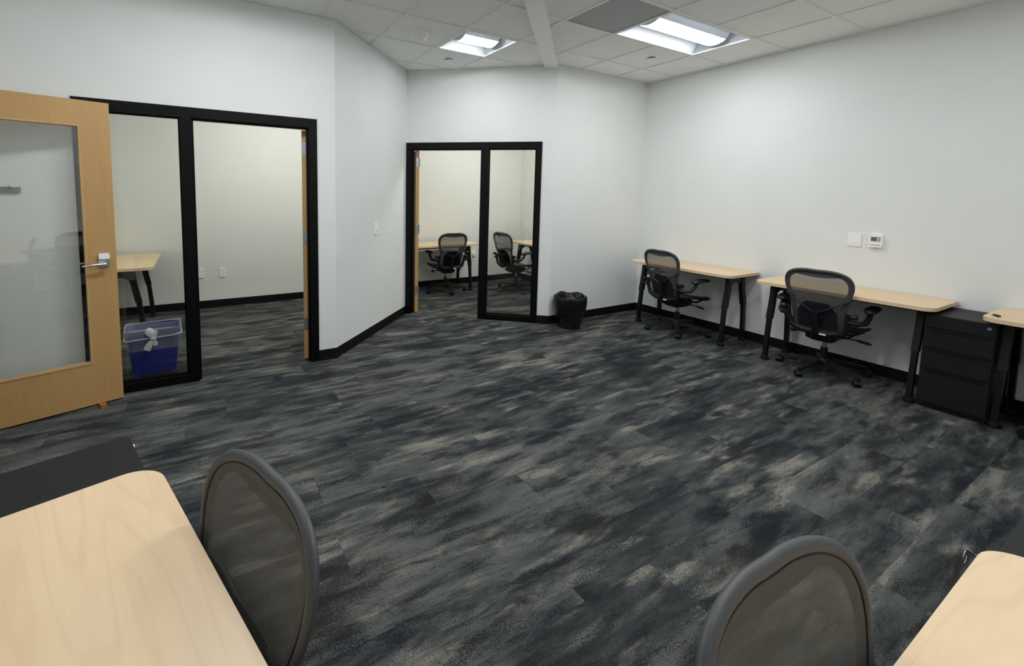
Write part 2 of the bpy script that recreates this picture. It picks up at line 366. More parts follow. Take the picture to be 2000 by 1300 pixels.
for j in range(J0, J1+1):
    y = GY+j*G
    if y < YR: continue
    bm = B(); box(bm, -2.8, XE, -0.012, 0.012, 0.0008, 0.007); box(bm, -2.8, XE, -0.002, 0.002, 0.006, 0.036)
    finish('cross_tee', bm, 'tee', ceil, loc=(0, y, H))
# soffit strip that runs at 45 degrees from the far corner
bp0, bp1 = Cp(1.823-0.150), Cp(1.823-0.003)
bm = B(); L_ = 5.6
prism(bm, [tuple(bp0), tuple(bp1), tuple(bp1-DB*L_), tuple(bp0-DB*L_)], H-0.030, H+0.007)
tag(finish('beam', bm, 'white'), 'pale flat beam crossing the ceiling diagonally between the two lights', 'beam', kind='structure')

# ------------------------------------------------------------------ ceiling fixtures
def troffer(i, j, n, label, lampmat='lamp', group='recessed ceiling lights'):
    w, d = G*n-0.026, G-0.026
    o = empty('ceiling_light', (GX+(i+n/2)*G, GY+(j+0.5)*G, H)); tag(o, label, 'ceiling light', group)
    bm = B()                                            # rim
    for a in ((-w/2, w/2, -d/2, -d/2+0.012), (-w/2, w/2, d/2-0.012, d/2), (-w/2, -w/2+0.012, -d/2+0.012, d/2-0.012), (w/2-0.012, w/2, -d/2+0.012, d/2-0.012)):
        box(bm, *a, 0.0, 0.02)
    finish('rim', bm, 'refl', o)
    wi, di, e = w/2-0.012, d/2-0.012, 0.10
    for s in (-1, 1):                                   # curved wing reflectors
        bm = B(); prof = []
        for k in range(7):
            t = k/6; prof.append((s*(di-(di-0.138)*t), 0.012+0.085*math.sin(t*math.pi/2)))
        A_ = [bm.verts.new((-wi+e*0.0, y, z)) for y, z in prof]; C_ = [bm.verts.new((wi, y, z)) for y, z in prof]
        for k in range(6): bm.faces.new((A_[k], A_[k+1], C_[k+1], C_[k]))
        finish('wing_reflector', bm, 'refl', o, True)
    for s in (-1, 1):                                   # sloped end plates
        bm = B(); q = [(s*wi, -di, 0.012), (s*wi, di, 0.012), (s*(wi-e), 0.14, 0.11), (s*(wi-e), -0.14, 0.11)]
        bm.faces.new([bm.verts.new(p) for p in q]); bmesh.ops.solidify(bm, geom=bm.faces[:], thickness=0.001)
        finish('end_plate', bm, 'refl', o)
    bm = B(); rings = []
    for x in (-(wi-0.085), wi-0.085):                   # rounded diffuser basket
        rings.append([(x, 0.140*math.cos(math.pi*k/12), 0.100-0.088*math.sin(math.pi*k/12)) for k in range(13)])
    R = [[bm.verts.new(p) for p in r] for r in rings]
    for k in range(12):
        if 3 <= k <= 8: bm.faces.new((R[0][k], R[0][k+1], R[1][k+1], R[1][k]))
    finish('diffuser', bm, lampmat, o, True)
    bm = B(); R = [[bm.verts.new(p) for p in r] for r in rings]
    for k in (0, 1, 2, 9, 10, 11): bm.faces.new((R[0][k], R[0][k+1], R[1][k+1], R[1][k]))
    bm.faces.new(R[0]); bm.faces.new(R[1]); finish('basket', bm, 'refl', o, 40)
    bm = B(); box(bm, -w/2, w/2, -d/2, d/2, 0.112, 0.118); finish('housing', bm, 'refl', o)
    return o
troffer(3, 7, 1, 'square recessed ceiling light left of the diagonal beam')
troffer(5, 5, 2, 'long recessed ceiling light right of the grey vent panel', 'lampd')
troffer(2, 3, 2, 'added unseen long ceiling light above the middle of the floor')  # added fill fixture, out of view, for the middle of the room
troffer(-1, 5, 2, 'added unseen long ceiling light in front of the wide door frame')  # extra fixture out of view, put in to brighten the left wall
troffer(-3, 4, 1, 'added unseen square ceiling light near the entry doorway')  # invented fixture, never in view; lifts the entry door and its glass
troffer(1, 1, 1, 'added unseen square ceiling light above the two foreground desks')  # made-up overhead fixture that brightens the foreground desk tops
troffer(5, 1, 1, 'added unseen square ceiling light above the near right desks')  # unseen extra added to lift the near part of the right wall
troffer(0, 9, 2, 'added unseen ceiling light in the office behind the wide frame', 'lampw')  # stand-in fixture, out of view, that lights the left office
troffer(5, 9, 2, 'added unseen ceiling light in the far office', 'lampw')  # added stand-in for the far office lighting, not visible
# grey return panel
o = empty('return_vent', (GX+4.5*G, GY+5.5*G, H)); tag(o, 'square dark grey return air panel in the ceiling beside the long light', 'vent')
bm = B(); q = G/2-0.013; box(bm, -q, q, -q, q, 0.004, 0.012); finish('panel', bm, 'vent', o)
bm = B()
for a in ((-q, q, -q, -q+0.01), (-q, q, q-0.01, q), (-q, -q+0.01, -q+0.01, q-0.01), (q-0.01, q, -q+0.01, q-0.01)): box(bm, *a, 0.0, 0.006)
finish('rim', bm, 'vent', o)
# sprinkler caps
for x, y, lab in ((2.504, 4.50, 'white round sprinkler cap beyond the square ceiling light'), (4.345, 3.275, 'white round sprinkler cap beyond the long ceiling light')):
    bm = B(); lathe(bm, [(0.046, -0.006), (0.046, -0.010), (0.042, -0.016), (0.0005, -0.017)], 24); bmesh.ops.scale(bm, vec=(1, 1, 1), verts=bm.verts)
    o = empty('sprinkler_cap', (x, y, H)); tag(o, lab, 'sprinkler', 'sprinkler caps on the ceiling')
    finish('cover_plate', bm, 'white', o, True); bm = B(); lathe(bm, [(0.034, 0.010), (0.034, -0.006)], 20); finish('collar', bm, 'grey', o)
# detector
o = empty('smoke_detector', (1.878, 3.935, H)); tag(o, 'white dome smoke detector on a ceiling tile near the angled wall', 'smoke detector')
bm = B(); lathe(bm, [(0.088, 0.008), (0.088, -0.010), (0.080, -0.020), (0.0005, -0.021)], 28); finish('base_plate', bm, 'white', o, 35)
bm = B(); lathe(bm, [(0.060, -0.020), (0.059, -0.042), (0.046, -0.062), (0.0005, -0.068)], 24); finish('dome', bm, 'white', o, 35)
bm = B(); box(bm, -0.018, 0.018, -0.085, -0.035, -0.062, -0.018); bevel(bm, 0.005); finish('strobe_lens', bm, 'white', o)

# ------------------------------------------------------------------ doors and glazed frames
def door_leaf(parent, w, h, lite=True, hinge_x=0.0, hinge_side=0, sgn=1):
    """leaf in local coords: x 0..w from hinge to free edge, y 0..0.044, z 0.01..h; returns the leaf parts"""
    st, rt, rb, th = 0.165, 0.165, 0.31, 0.044
    def bar(name, *a, mat='door', bev=0.002):
        bm = B(); box(bm, *a); bevel(bm, bev, 1); return finish(name, bm, mat, parent)
    bar('stile', 0, st, 0, th, 0.01, h); bar('stile', w-st, w, 0, th, 0.01, h)
    bar('rail', st, w-st, 0, th, h-rt, h); bar('rail', st, w-st, 0, th, 0.01, rb)
    x0, x1, z0, z1 = st, w-st, rb, h-rt
    for y0, y1 in ((-0.004, 0.016), (th-0.016, th+0.004)):
        bar('glazing_bead', x0, x0+0.012, y0, y1, z0, z1, mat='edge'); bar('glazing_bead', x1-0.012, x1, y0, y1, z0, z1, mat='edge')
        bar('glazing_bead', x0+0.012, x1-0.012, y0, y1, z0, z0+0.012, mat='edge'); bar('glazing_bead', x0+0.012, x1-0.012, y0, y1, z1-0.012, z1, mat='edge')
    bm = B(); box(bm, x0+0.002, x1-0.002, th/2-0.003, th/2+0.003, z0+0.002, z1-0.002)
    bm.faces.ensure_lookup_table(); finish('glass_pane', bm, 'dglass', parent)
def lever(parent, x, z, sgn, y0, out):
    """lever set on the face at y0; out=-1 sticks out to -y; lever points to -x*sgn"""
    h = empty('lever_handle', (x, y0, z)); h.parent = parent; h['label'] = 'satin chrome lever handle'
    bm = B(); prism(bm, rrect(-0.033, 0.033, -0.045, 0.040, (0.012,)*4, 3), 0, out*0.014, 'Y'); bevel(bm, 0.003, 1); finish('rose', bm, 'chrome', h, 30)
    bm = B(); prism(bm, rrect(-0.031, 0.031, 0.012, 0.052, (0.008,)*4, 3), out*0.010, out*0.030, 'Y'); bevel(bm, 0.004, 2); finish('lock_cover', bm, 'white', h, 30)
    bm = B(); cyl(bm, (0, 0, -0.022), (0, out*0.052, -0.022), 0.013)
    pts = [(0.004, out*0.050, -0.022), (-sgn*0.03, out*0.056, -0.021), (-sgn*0.07, out*0.060, -0.022), (-sgn*0.105, out*0.058, -0.026), (-sgn*0.128, out*0.052, -0.026)]
    tube(bm, pts, [0.013, 0.012, 0.011, 0.010, 0.008], 10, flat=0.75); finish('lever', bm, 'chrome', h, 50)
def glazed_frame(name, label, origin, rz, left, mull, right, pane, opening, leaf_label, hinge):
    """left/mull/right: x ranges of the uprights; pane/opening: x ranges; hinge: +1 leaf hangs on the right jamb, -1 on the left"""
    o = empty(name, (origin[0], origin[1], 0), rz); tag(o, label, 'door frame', kind='structure')
    y0, y1 = -0.012, WT+0.012; ht = 2.110
    def bar(nm, *a, mat='black', bev=0.003):
        bm = B(); box(bm, *a); bevel(bm, bev, 1); return finish(nm, bm, mat, o)
    bar('jamb', *left, y0, y1, 0.001, FZ); bar('jamb', *right, y0, y1, 0.001, FZ); bar('mullion', *mull, y0, y1, 0.001, ht)
    bar('header', left[1], right[0], y0, y1, ht, FZ); bar('sill', *pane, y0, y1, 0.001, 0.066)
    for x in (pane[0], pane[1]-0.012): bar('glazing_bead', x, x+0.012, 0.032, 0.052, 0.078, ht-0.012)
    bar('glazing_bead', *pane, 0.026, 0.052, 0.066, 0.080); bar('glazing_bead', *pane, 0.032, 0.052, ht-0.012, ht)
    bm = B(); box(bm, pane[0]+0.002, pane[1]-0.002, 0.054, 0.060, 0.068, ht-0.002); finish('glass_pane', bm, 'glass', o)
    for x0, x1 in ((opening[0], opening[0]+0.014), (opening[1]-0.014, opening[1])): bar('door_stop_strip', x0, x1, 0.02, 0.058, 0.001, ht)
    bar('door_stop_strip', opening[0]+0.014, opening[1]-0.014, 0.02, 0.058, ht-0.014, ht)
    return o
fa = glazed_frame('door_1', 'wide black metal door frame with glass sidelight behind the wood door', (0, YA), 0,
                  (-0.760, -0.693), (-0.113, -0.035), (0.857, 0.927), (-0.693, -0.113), (-0.035, 0.857), '', 1)
RZC = math.atan2(DC.y, DC.x)
fc = glazed_frame('door_2', 'narrower black metal door frame with glass sidelight on the far wall', tuple(BC), RZC,
                  (0.005, 0.071), (0.959, 1.046), (1.610, 1.677), (1.046, 1.610), (0.071, 0.959), '', -1)
def hung_leaf(name, label, loc, rz, w, hinges):
    o = empty(name, loc, rz); tag(o, label, 'door', kind='structure')
    door_leaf(o, w, 2.095)
    for z in hinges:
        bm = B(); box(bm, -0.0025, 0.0, 0.006, 0.040, z-0.055, z+0.055); h = finish('hinge', bm, 'nickel', o)
        bm = B(); cyl(bm, (-0.006, -0.004, z-0.055), (-0.006, -0.004, z+0.055), 0.006, n=10); finish('knuckle', bm, 'nickel', h, 40)
    return o
# leaf of the left office: edge faces the camera, leaf runs away into the office
la = hung_leaf('door_4', 'maple office door standing open, seen on edge in the wide frame', (0.855, YA+0.078, 0), math.radians(90-20), 0.86, (0.34, 1.14, 1.935))
lc_o = Cp(0.154, 0.074)
lc = hung_leaf('door_5', 'maple office door standing open, seen on edge in the far frame', (Cp(0.110, 0.078).x, Cp(0.110, 0.078).y, 0), RZC+math.radians(90), 0.86, (0.30, 1.10, 1.95))
lc.location = (Cp(0.150, 0.078).x, Cp(0.150, 0.078).y, 0); lc.rotation_euler = (0, 0, RZC+math.radians(90+26))
# entry door
DD = Vector((0.957, 0.291)).normalized(); free = Vector((-0.533, 3.935)); ew = 0.914
hp = free-DD*ew
ed = empty('door_3', (hp.x, hp.y, 0), math.atan2(DD.y, DD.x)); tag(ed, 'open honey maple entry door with tall glass pane and chrome lever', 'door', kind='structure')
door_leaf(ed, ew, 2.146)
lever(ed, ew-0.074, 1.045, 1, 0.0, -1); lever(ed, ew-0.074, 1.045, 1, 0.044, 1)
bm = B(); box(bm, ew, ew+0.0015, 0.008, 0.036, 0.93, 1.14); finish('latch_plate', bm, 'nickel', ed)
ef = empty('door_6', (XS, DY0, 0)); tag(ef, 'black metal frame of the entry doorway', 'door frame', kind='structure')
for y0, y1 in ((0, 0.05), (DY1-DY0-0.05, DY1-DY0)):
    bm = B(); box(bm, -WT-0.01, 0.01, y0, y1, 0.001, 2.19); finish('jamb', bm, 'black', ef)
bm = B(); box(bm, -WT-0.01, 0.01, 0.05, DY1-DY0-0.05, 2.14, 2.19); finish('header', bm, 'black', ef)
# rubber wedge under the entry door
wo = empty('door_wedge', (-0.655, 3.885, 0), math.atan2(DD.y, DD.x)+math.radians(90)); tag(wo, 'orange brown rubber wedge under the open wood door', 'door stop')
bm = B(); prism(bm, [(-0.075, 0), (0.045, 0), (0.045, 0.008), (-0.075, 0.026)], -0.018, 0.018, 'Y'); bevel(bm, 0.002, 1); finish('wedge', bm, 'brown', wo)
# grey rail on the wall seen through the door glass
ro = empty('coat_rail', (-1.26, YA, 1.537)); tag(ro, 'short grey rail on the wall seen through the door glass', 'coat rail')
bm = B(); box(bm, -0.19, 0.21, -0.022, -0.006, -0.017, 0.017); bevel(bm, 0.004, 1); finish('bar', bm, 'grey', ro)
for x in (-0.15, 0.0, 0.165):
    bm = B(); cyl(bm, (x, -0.022, 0.006), (x, -0.05, 0.02), 0.006, n=10); finish('hook', bm, 'grey', ro)
for x in (-0.14, 0.16):
    bm = B(); box(bm, x-0.012, x+0.012, -0.006, 0.0, -0.012, 0.012); finish('wall_mount', bm, 'grey', ro)

# ------------------------------------------------------------------ wall plates
def plate(name, label, cat, loc, rz, w, h, kind):
    """local: wall at y=0, plate sticks out to -y"""
    o = empty(name, loc, rz); tag(o, label, cat)
    bm = B(); prism(bm, rrect(-w/2, w/2, -h/2, h/2, (0.006,)*4, 3), -0.009, 0.0, 'Y'); bevel(bm, 0.002, 1); finish('cover_plate', bm, 'white', o, 30)
    if kind == 'switch':
        bm = B(); prism(bm, [(-0.0015, -0.032), (-0.010, 0.0), (-0.006, 0.032), (0, 0.032), (0, -0.032)], -0.016, 0.016, 'X')
        bmesh.ops.translate(bm, vec=(0, -0.007, 0), verts=bm.verts); finish('rocker', bm, 'white', o)
    if kind == 'blank':
        bm = B(); box(bm, -0.034, 0.034, -0.011, -0.007, -0.040, 0.040); bevel(bm, 0.002, 1); finish('insert', bm, 'white', o)
        bm = B(); box(bm, -0.010, 0.010, -0.014, -0.011, -0.030, -0.012); finish('button', bm, 'white', o)
    if kind == 'outlet':
        for z in (-0.021, 0.021):
            bm = B(); prism(bm, rrect(-0.016, 0.016, z-0.014, z+0.014, (0.006,)*4, 3), -0.0095, -0.007, 'Y'); s = finish('socket', bm, 'white', o)
            for x in (-0.006, 0.006):
                bm = B(); box(bm, x-0.0015, x+0.0015, -0.0105, -0.0095, z-0.004, z+0.006); finish('slot', bm, 'grey', s)
    if kind == 'adapter':
        bm = B(); box(bm, -0.028, 0.028, -0.035, -0.007, 0.0, 0.05); bevel(bm, 0.005, 2); finish('plug', bm, 'white', o)
        bm = B(); box(bm, -0.016, 0.016, -0.010, -0.007, -0.045, -0.028); finish('socket', bm, 'grey', o)
    return o
RB = math.atan2(DB.y, DB.x)
sp = AB+DB*0.828
plate('light_switch', 'white rocker light switch on the angled wall', 'light switch', (sp.x, sp.y, 1.16), RB, 0.074, 0.118, 'switch')
plate('wall_plate', 'square white control plate beside the thermostat', 'wall plate', (XE, 1.716, 1.194), -math.pi/2, 0.098, 0.115, 'blank')
plate('wall_outlet', 'white outlet low on the office wall, next to the black mullion', 'outlet', (-0.012, YB, 0.467), 0, 0.072, 0.125, 'outlet')
plate('wall_outlet', 'white outlet low on the office wall, the one further from the mullion', 'outlet', (0.247, YB, 0.462), 0, 0.072, 0.125, 'outlet')
plate('wall_outlet', 'white outlet with a plug under the far office desk', 'outlet', (4.236, YB, 0.48), 0, 0.085, 0.16, 'adapter')
th = empty('thermostat', (XE, 1.562, 1.20), -math.pi/2); tag(th, 'white digital thermostat with a small screen on the right wall', 'thermostat')
bm = B(); prism(bm, rrect(-0.046, 0.046, -0.058, 0.058, (0.012,)*4, 4), -0.030, 0.0, 'Y'); bevel(bm, 0.004, 2); finish('body', bm, 'white', th, 30)
bm = B(); box(bm, -0.032, 0.032, -0.032, -0.030, -0.004, 0.034); finish('face', bm, 'grey', th)
bm = B(); box(bm, -0.026, 0.006, -0.0335, -0.032, 0.006, 0.028); finish('screen', bm, 'lcd', th)
for z in (0.008, 0.022):
    bm = B(); box(bm, 0.012, 0.026, -0.0345, -0.032, z-0.004, z+0.004); finish('button', bm, 'white', th)
bm = B(); box(bm, -0.036, 0.036, -0.0315, -0.030, -0.040, -0.036); finish('door_seam', bm, 'grey', th)

# ------------------------------------------------------------------ desks
def make_desk(L=1.22, D=0.58):
    """local: x along the length, front edge at y=0, back edge at y=D"""
    o = empty('desk')
    bm = B(); prism(bm, rrect(-L/2, L/2, 0, D, (0.085, 0.085, 0.03, 0.03), 8), DESK_Z-0.028, DESK_Z); bevel(bm, 0.004, 2)
    finish('desk_top', bm, 'maple', o, 30)
    zt = DESK_Z-0.028
    bm = B(); box(bm, -L/2+0.14, L/2-0.14, D*0.42, D*0.42+0.05, zt-0.05, zt-0.001); finish('crossbar', bm, 'metal', o)
    def leg(x, ys, zs, ws, mid):
        """lofted rectangle along the (y, z) path; step where the sleeve ends"""
        def sec(y, z, wy, wx): return [(x-wx, y-wy, z), (x+wx, y-wy, z), (x+wx, y+wy, z), (x-wx, y+wy, z)]
        bm = B(); up = [(y, z) for y, z in zip(ys, zs) if z >= mid]; lo = [(y, z) for y, z in zip(ys, zs) if z <= mid]
        loft(bm, [sec(y, z, 0.029, 0.021) for y, z in up]); lg = finish('leg', bm, 'metal', o, 50)
        bm = B(); loft(bm, [sec(y, z, 0.023, 0.016) for y, z in lo]); finish('lower_leg', bm, 'metal', lg, 50)
        bm = B(); lathe(bm, [(0.032, 0.0), (0.035, 0.012), (0.031, 0.032), (0.014, 0.042)], 14, (x, ys[-1], 0)); finish('foot', bm, 'dark', lg, 40)
    for s in (-1, 1):
        x = s*(L/2-0.105)
        leg(x, [0.185, 0.175, 0.155, 0.135, 0.115, 0.105], [zt-0.001, 0.62, 0.50, 0.40, 0.20, 0.02], None, 0.40)
        leg(x, [D-0.155, D-0.145, D-0.115, D-0.09, D-0.072, D-0.07], [zt-0.001, 0.62, 0.50, 0.40, 0.20, 0.02], None, 0.40)
        ya, yb = 0.19, D-0.16; arch = [(ya-0.02, zt-0.001), (yb+0.02, zt-0.001), (yb+0.03, zt-0.16)]
        for k in range(9):
            a = math.pi*k/8; arch.append(((ya+yb)/2+(yb-ya)/2*math.cos(a), zt-0.16+0.085*math.sin(a)))
        arch.append((ya-0.03, zt-0.16))
        bm = B(); prism(bm, arch, x-0.012, x+0.012, 'X'); finish('leg_bracket', bm, 'metal', o)
    return o
desk = make_desk()
GD = 'maple desks with black splayed legs'
def put(src, first, loc, rz, label, cat, group):
    o = src if first else copy_tree(src)
    o.location = loc; o.rotation_euler = (0, 0, rz); tag(o, label, cat, group); return o
R90 = math.pi/2
FE = 4.675
put(desk, True, (FE, 3.075, 0), -R90, 'maple desk on the right wall nearest the far corner', 'desk', GD)
put(desk, False, (FE, 1.642, 0), -R90, 'maple desk on the right wall between corner desk and drawer pedestal', 'desk', GD)
put(desk, False, (FE, 0.205, 0), -R90, 'maple desk cut off by the right edge, beyond the pedestal', 'desk', GD)
put(desk, False, (-0.43, 5.92, 0), R90, 'maple desk in the office behind the glass sidelight and blue bin', 'desk', GD)
put(desk, False, (3.32, 5.925, 0), 0, 'maple desk along the outer wall of the far office', 'desk', GD)
put(desk, False, (4.655, 5.53, 0), -R90, 'maple desk on the far office side wall, seen through the narrow pane', 'desk', GD)
RL = math.radians(15.5)
ex, ey = Vector((math.cos(RL), math.sin(RL))), Vector((-math.sin(RL), math.cos(RL)))     # rotated axes of the near left desk
DL0 = Vector((-0.128, 1.452))                                                             # its far corner on the chair side
c0 = DL0-ey*0.61
put(desk, False, (c0.x, c0.y, 0), R90+RL, 'large maple desk top in the lower left foreground', 'desk', GD)
put(make_desk(1.52), True, (1.575-0.76, 0.219, 0), math.pi, 'maple desk top corner in the lower right foreground', 'desk', GD)

# ------------------------------------------------------------------ drawer pedestals
def make_pedestal():
    """local: front face at y=0, x centred, depth to +y"""
    o = empty('drawer_pedestal'); w, d, h = 0.35, 0.50, 0.715
    bm = B(); box(bm, -w/2, w/2, 0.012, d, 0.03, h); bevel(bm, 0.003, 1); finish('case', bm, 'steel', o)
    bm = B(); box(bm, -w/2+0.01, w/2-0.01, 0.03, d-0.01, 0.001, 0.03); finish('plinth', bm, 'dark', o)
    zs = [0.045, 0.305, 0.465, 0.62]
    for a, b in zip(zs[:-1], zs[1:]):
        bm = B(); box(bm, -w/2+0.006, w/2-0.006, 0.0, 0.0125, a+0.004, b-0.004); bevel(bm, 0.002, 1); dr = finish('drawer', bm, 'steel', o)
        bm = B(); box(bm, -w/2+0.03, w/2-0.03, -0.006, 0.0, b-0.018, b-0.010); finish('pull', bm, 'metal', dr)
    bm = B(); box(bm, -w/2+0.006, w/2-0.006, 0.002, 0.0125, zs[-1]+0.004, h-0.006); finish('header_panel', bm, 'steel', o)
    bm = B(); cyl(bm, (w/2-0.035, 0.004, h-0.032), (w/2-0.035, -0.006, h-0.032), 0.011, n=16); finish('lock', bm, 'chrome', o, 40)
    return o
ped = make_pedestal(); GP = 'black metal drawer pedestals'
put(ped, True, (4.745, 0.917, 0), -R90, 'black drawer pedestal between two desks on the right wall', 'drawer pedestal', GP)
pc = Vector((-0.236, 1.802))-ey*0.195
put(ped, False, (pc.x, pc.y, 0), R90+RL, 'black drawer pedestal past the end of the large foreground desk', 'drawer pedestal', GP)
pr = put(ped, False, (1.80, 0.217, 0), math.pi, 'black drawer pedestal at the right edge beside the foreground desk corner', 'drawer pedestal', GP)

# ------------------------------------------------------------------ mesh task chairs
def back_pt(u, v):
    """point on the backrest sheet: u sideways, v 0..0.56 along the back"""
    t = v/0.56
    z = 0.425+0.53*t
    y = -0.205-0.055*t-0.085*t*t-0.022*math.sin(math.pi*t)
    y += 0.40*u*u*(0.55+0.45*t)
    return Vector((u, y, z))
OUT = [(u*0.87, v) for u, v in [(0.00, 0.0), (0.10, 0.002), (0.160, 0.012), (0.188, 0.045), (0.197, 0.10), (0.202, 0.17), (0.214, 0.25), (0.236, 0.325), (0.255, 0.383), (0.263, 0.43), (0.259, 0.473), (0.240, 0.512), (0.202, 0.540), (0.147, 0.557), (0.073, 0.564)]]
def smooth_loop(pts, n=3):
    m = len(pts); out = []
    for i in range(m):
        p0, p1, p2, p3 = (Vector(pts[(i+k-1) % m]) for k in range(4))
        for k in range(n):
            t = k/n
            out.append(0.5*((2*p1)+(p2-p0)*t+(2*p0-5*p1+4*p2-p3)*t*t+(3*p1-p0-3*p2+p3)*t**3))
    return out
def half_w(v):
    best = 0.0
    for (u0, v0), (u1, v1) in zip(OUT[:-1], OUT[1:]):
        if v0 <= v <= v1 and v1 > v0: return u0+(u1-u0)*(v-v0)/(v1-v0)
    return OUT[-1][0]
def make_chair():
    o = empty('task_chair')
    loop2 = [(u, v) for u, v in OUT]+[(0.0, 0.562)]+[(-u, v) for u, v in OUT[:0:-1]]
    lp = smooth_loop([(u, v, 0) for u, v in loop2], 3)
    pts = [back_pt(p.x, p.y) for p in lp]
    rads = [0.0105+0.003*max(0, min(1, (p.y-0.40)/0.12)) for p in lp]
    fl = [1.0]*len(lp)
    bm = B(); tube(bm, pts, rads, 10, True, flat=0.85, up=Vector((0, 1, 0.25))); fr = finish('backrest_frame', bm, 'frame', o, 60)
    # inner lip the weave is fixed to, with a fine seam
    cx, cy = 0.0, 0.30
    nl = len(lp)
    def inset(k, dist, fwd):
        a, b = lp[(k-1) % nl], lp[(k+1) % nl]; t = (b-a).normalized(); p = lp[k]
        n = Vector((-t.y, t.x, 0)); n = n if n.dot(Vector((cx-p.x, cy-p.y, 0))) > 0 else -n
        return back_pt(p.x+n.x*dist, p.y+n.y*dist)+Vector((0, fwd, 0))
    bm = B(); tube(bm, [inset(k, 0.0105, 0.0065) for k in range(nl)], 0.0018, 6, True); finish('seam', bm, 'dark', fr, 60)
    bm = B(); wtop = [0.020+0.008*max(0, min(1, (p.y-0.40)/0.12)) for p in lp]
    loft(bm, [[inset(k, d, f) for d, f in ((0.005, 0.006), (0.5*wtop[k]+0.004, 0.0062), (wtop[k]+0.006, 0.003), (wtop[k]+0.006, -0.002), (0.005, -0.004))] for k in range(nl)], False, True)
    finish('frame_lip', bm, 'lip', fr, 50)
    bm = B(); nv, nu = 26, 16; grid = []
    for a in range(nv+1):
        v = 0.006+(0.556-0.006)*a/nv; hw = max(0.02, half_w(v)-0.003)
        grid.append([bm.verts.new(back_pt(-hw+2*hw*k/nu, v)+Vector((0, 0.004, 0))) for k in range(nu+1)])
    for a in range(nv):
        for k in range(nu): bm.faces.new((grid[a][k], grid[a][k+1], grid[a+1][k+1], grid[a+1][k]))
    finish('backrest_mesh', bm, 'weave', o, True)
    bm = B()                                              # denser band of weave along the top of the back
    rows_ = []
    for a in range(5):
        row = []
        for k in range(nu+1):
            s = -1+2*k/nu; v1 = 0.556-0.055*(1-0.55*abs(s)**2)
            v = v1+(0.556-v1)*a/4; hw = max(0.02, half_w(v)-0.006)
            row.append(bm.verts.new(back_pt(s*hw, v)+Vector((0, -0.004, 0))))
        rows_.append(row)
    for a in range(4):
        for k in range(nu): bm.faces.new((rows_[a][k], rows_[a][k+1], rows_[a+1][k+1], rows_[a+1][k]))
    finish('top_band', bm, 'weave_s', o, True)
    # Y-shaped spine behind the back
    bm = B()
    for s in (-1, 1):
        a = back_pt(s*0.228, 0.33); tube(bm, [a, back_pt(s*0.15, 0.27)+Vector((0, -0.03, 0)), back_pt(s*0.06, 0.21)+Vector((0, -0.05, 0)), back_pt(0, 0.165)+Vector((0, -0.055, 0)), back_pt(0, 0.10)+Vector((0, -0.055, 0))], [0.010, 0.011, 0.013, 0.016, 0.018], 8, flat=0.6)
    tube(bm, [back_pt(0, 0.19)+Vector((0, -0.055, 0)), back_pt(0, 0.06)+Vector((0, -0.055, 0)), (0, -0.255, 0.42), (0, -0.20, 0.365), (0, -0.10, 0.35)], [0.022, 0.026, 0.028, 0.03, 0.03], 10, flat=0.6)
    finish('spine', bm, 'dark', o, 50)
    bm = B()
    for k in range(1): loft(bm, [[back_pt(sx*w_+math.cos(t)*0.055, 0.155+math.sin(t)*0.055)+Vector((0, -0.012-d_, 0)) for t in [2*math.pi*q/18 for q in range(18)]] for w_, d_, sx in ((0, 0.0, 0), (0, 0.03, 0))])
    finish('lumbar_pad', bm, 'dark', o, 40)
    bm = B()                                              # lower back yoke that carries the arms
    tube(bm, [back_pt(-0.205, 0.20)+Vector((0, -0.022, 0)), back_pt(-0.206, 0.10)+Vector((0, -0.026, 0)), back_pt(-0.185, 0.03)+Vector((0, -0.03, -0.01)), back_pt(-0.10, 0.0)+Vector((0, -0.035, -0.012)), back_pt(0.10, 0.0)+Vector((0, -0.035, -0.012)), back_pt(0.185, 0.03)+Vector((0, -0.03, -0.01)), back_pt(0.206, 0.10)+Vector((0, -0.026, 0)), back_pt(0.205, 0.20)+Vector((0, -0.022, 0))], [0.016, 0.023, 0.026, 0.027, 0.027, 0.026, 0.023, 0.016], 10, flat=0.8, up=Vector((0, 1, 0.1)))
    yo = finish('yoke', bm, 'dark', o, 50)
    bm = B(); box(bm, 0.03, 0.075, -0.272, -0.2665, 0.402, 0.415); finish('tag', bm, 'label', yo)
    bm = B(); rows_ = []
    for a in range(9):                                    # dark support panel low behind the weave
        v = 0.03+0.24*a/8; hw = 0.87*(0.158 if a < 6 else 0.158-0.022*(a-5))
        rows_.append([bm.verts.new(back_pt(-hw+2*hw*k/8, v)+Vector((0, -0.020, 0))) for k in range(9)])
    for a in range(8):
        for k in range(8): bm.faces.new((rows_[a][k], rows_[a][k+1], rows_[a+1][k+1], rows_[a+1][k]))
    bmesh.ops.solidify(bm, geom=bm.faces[:], thickness=0.004)
    finish('support_panel', bm, 'panel', o, 40)
    # arms
    for s in (-1, 1):
        bm = B(); a = back_pt(s*0.208, 0.13)+Vector((0, -0.02, 0))
        tube(bm, [a, a+Vector((s*0.045, 0.005, -0.006)), (s*0.292, -0.165, 0.545), (s*0.302, -0.12, 0.585), (s*0.306, -0.085, 0.64)], [0.026, 0.026, 0.024, 0.021, 0.019], 10, flat=0.8)
        ar = finish('arm_post', bm, 'dark', o, 50)
        bm = B(); cyl(bm, a+Vector((s*0.02, -0.012, 0.05)), a+Vector((s*0.055, -0.012, 0.05)), 0.022, n=14); finish('knob', bm, 'dark', ar, 40)
        bm = B(); sec = []
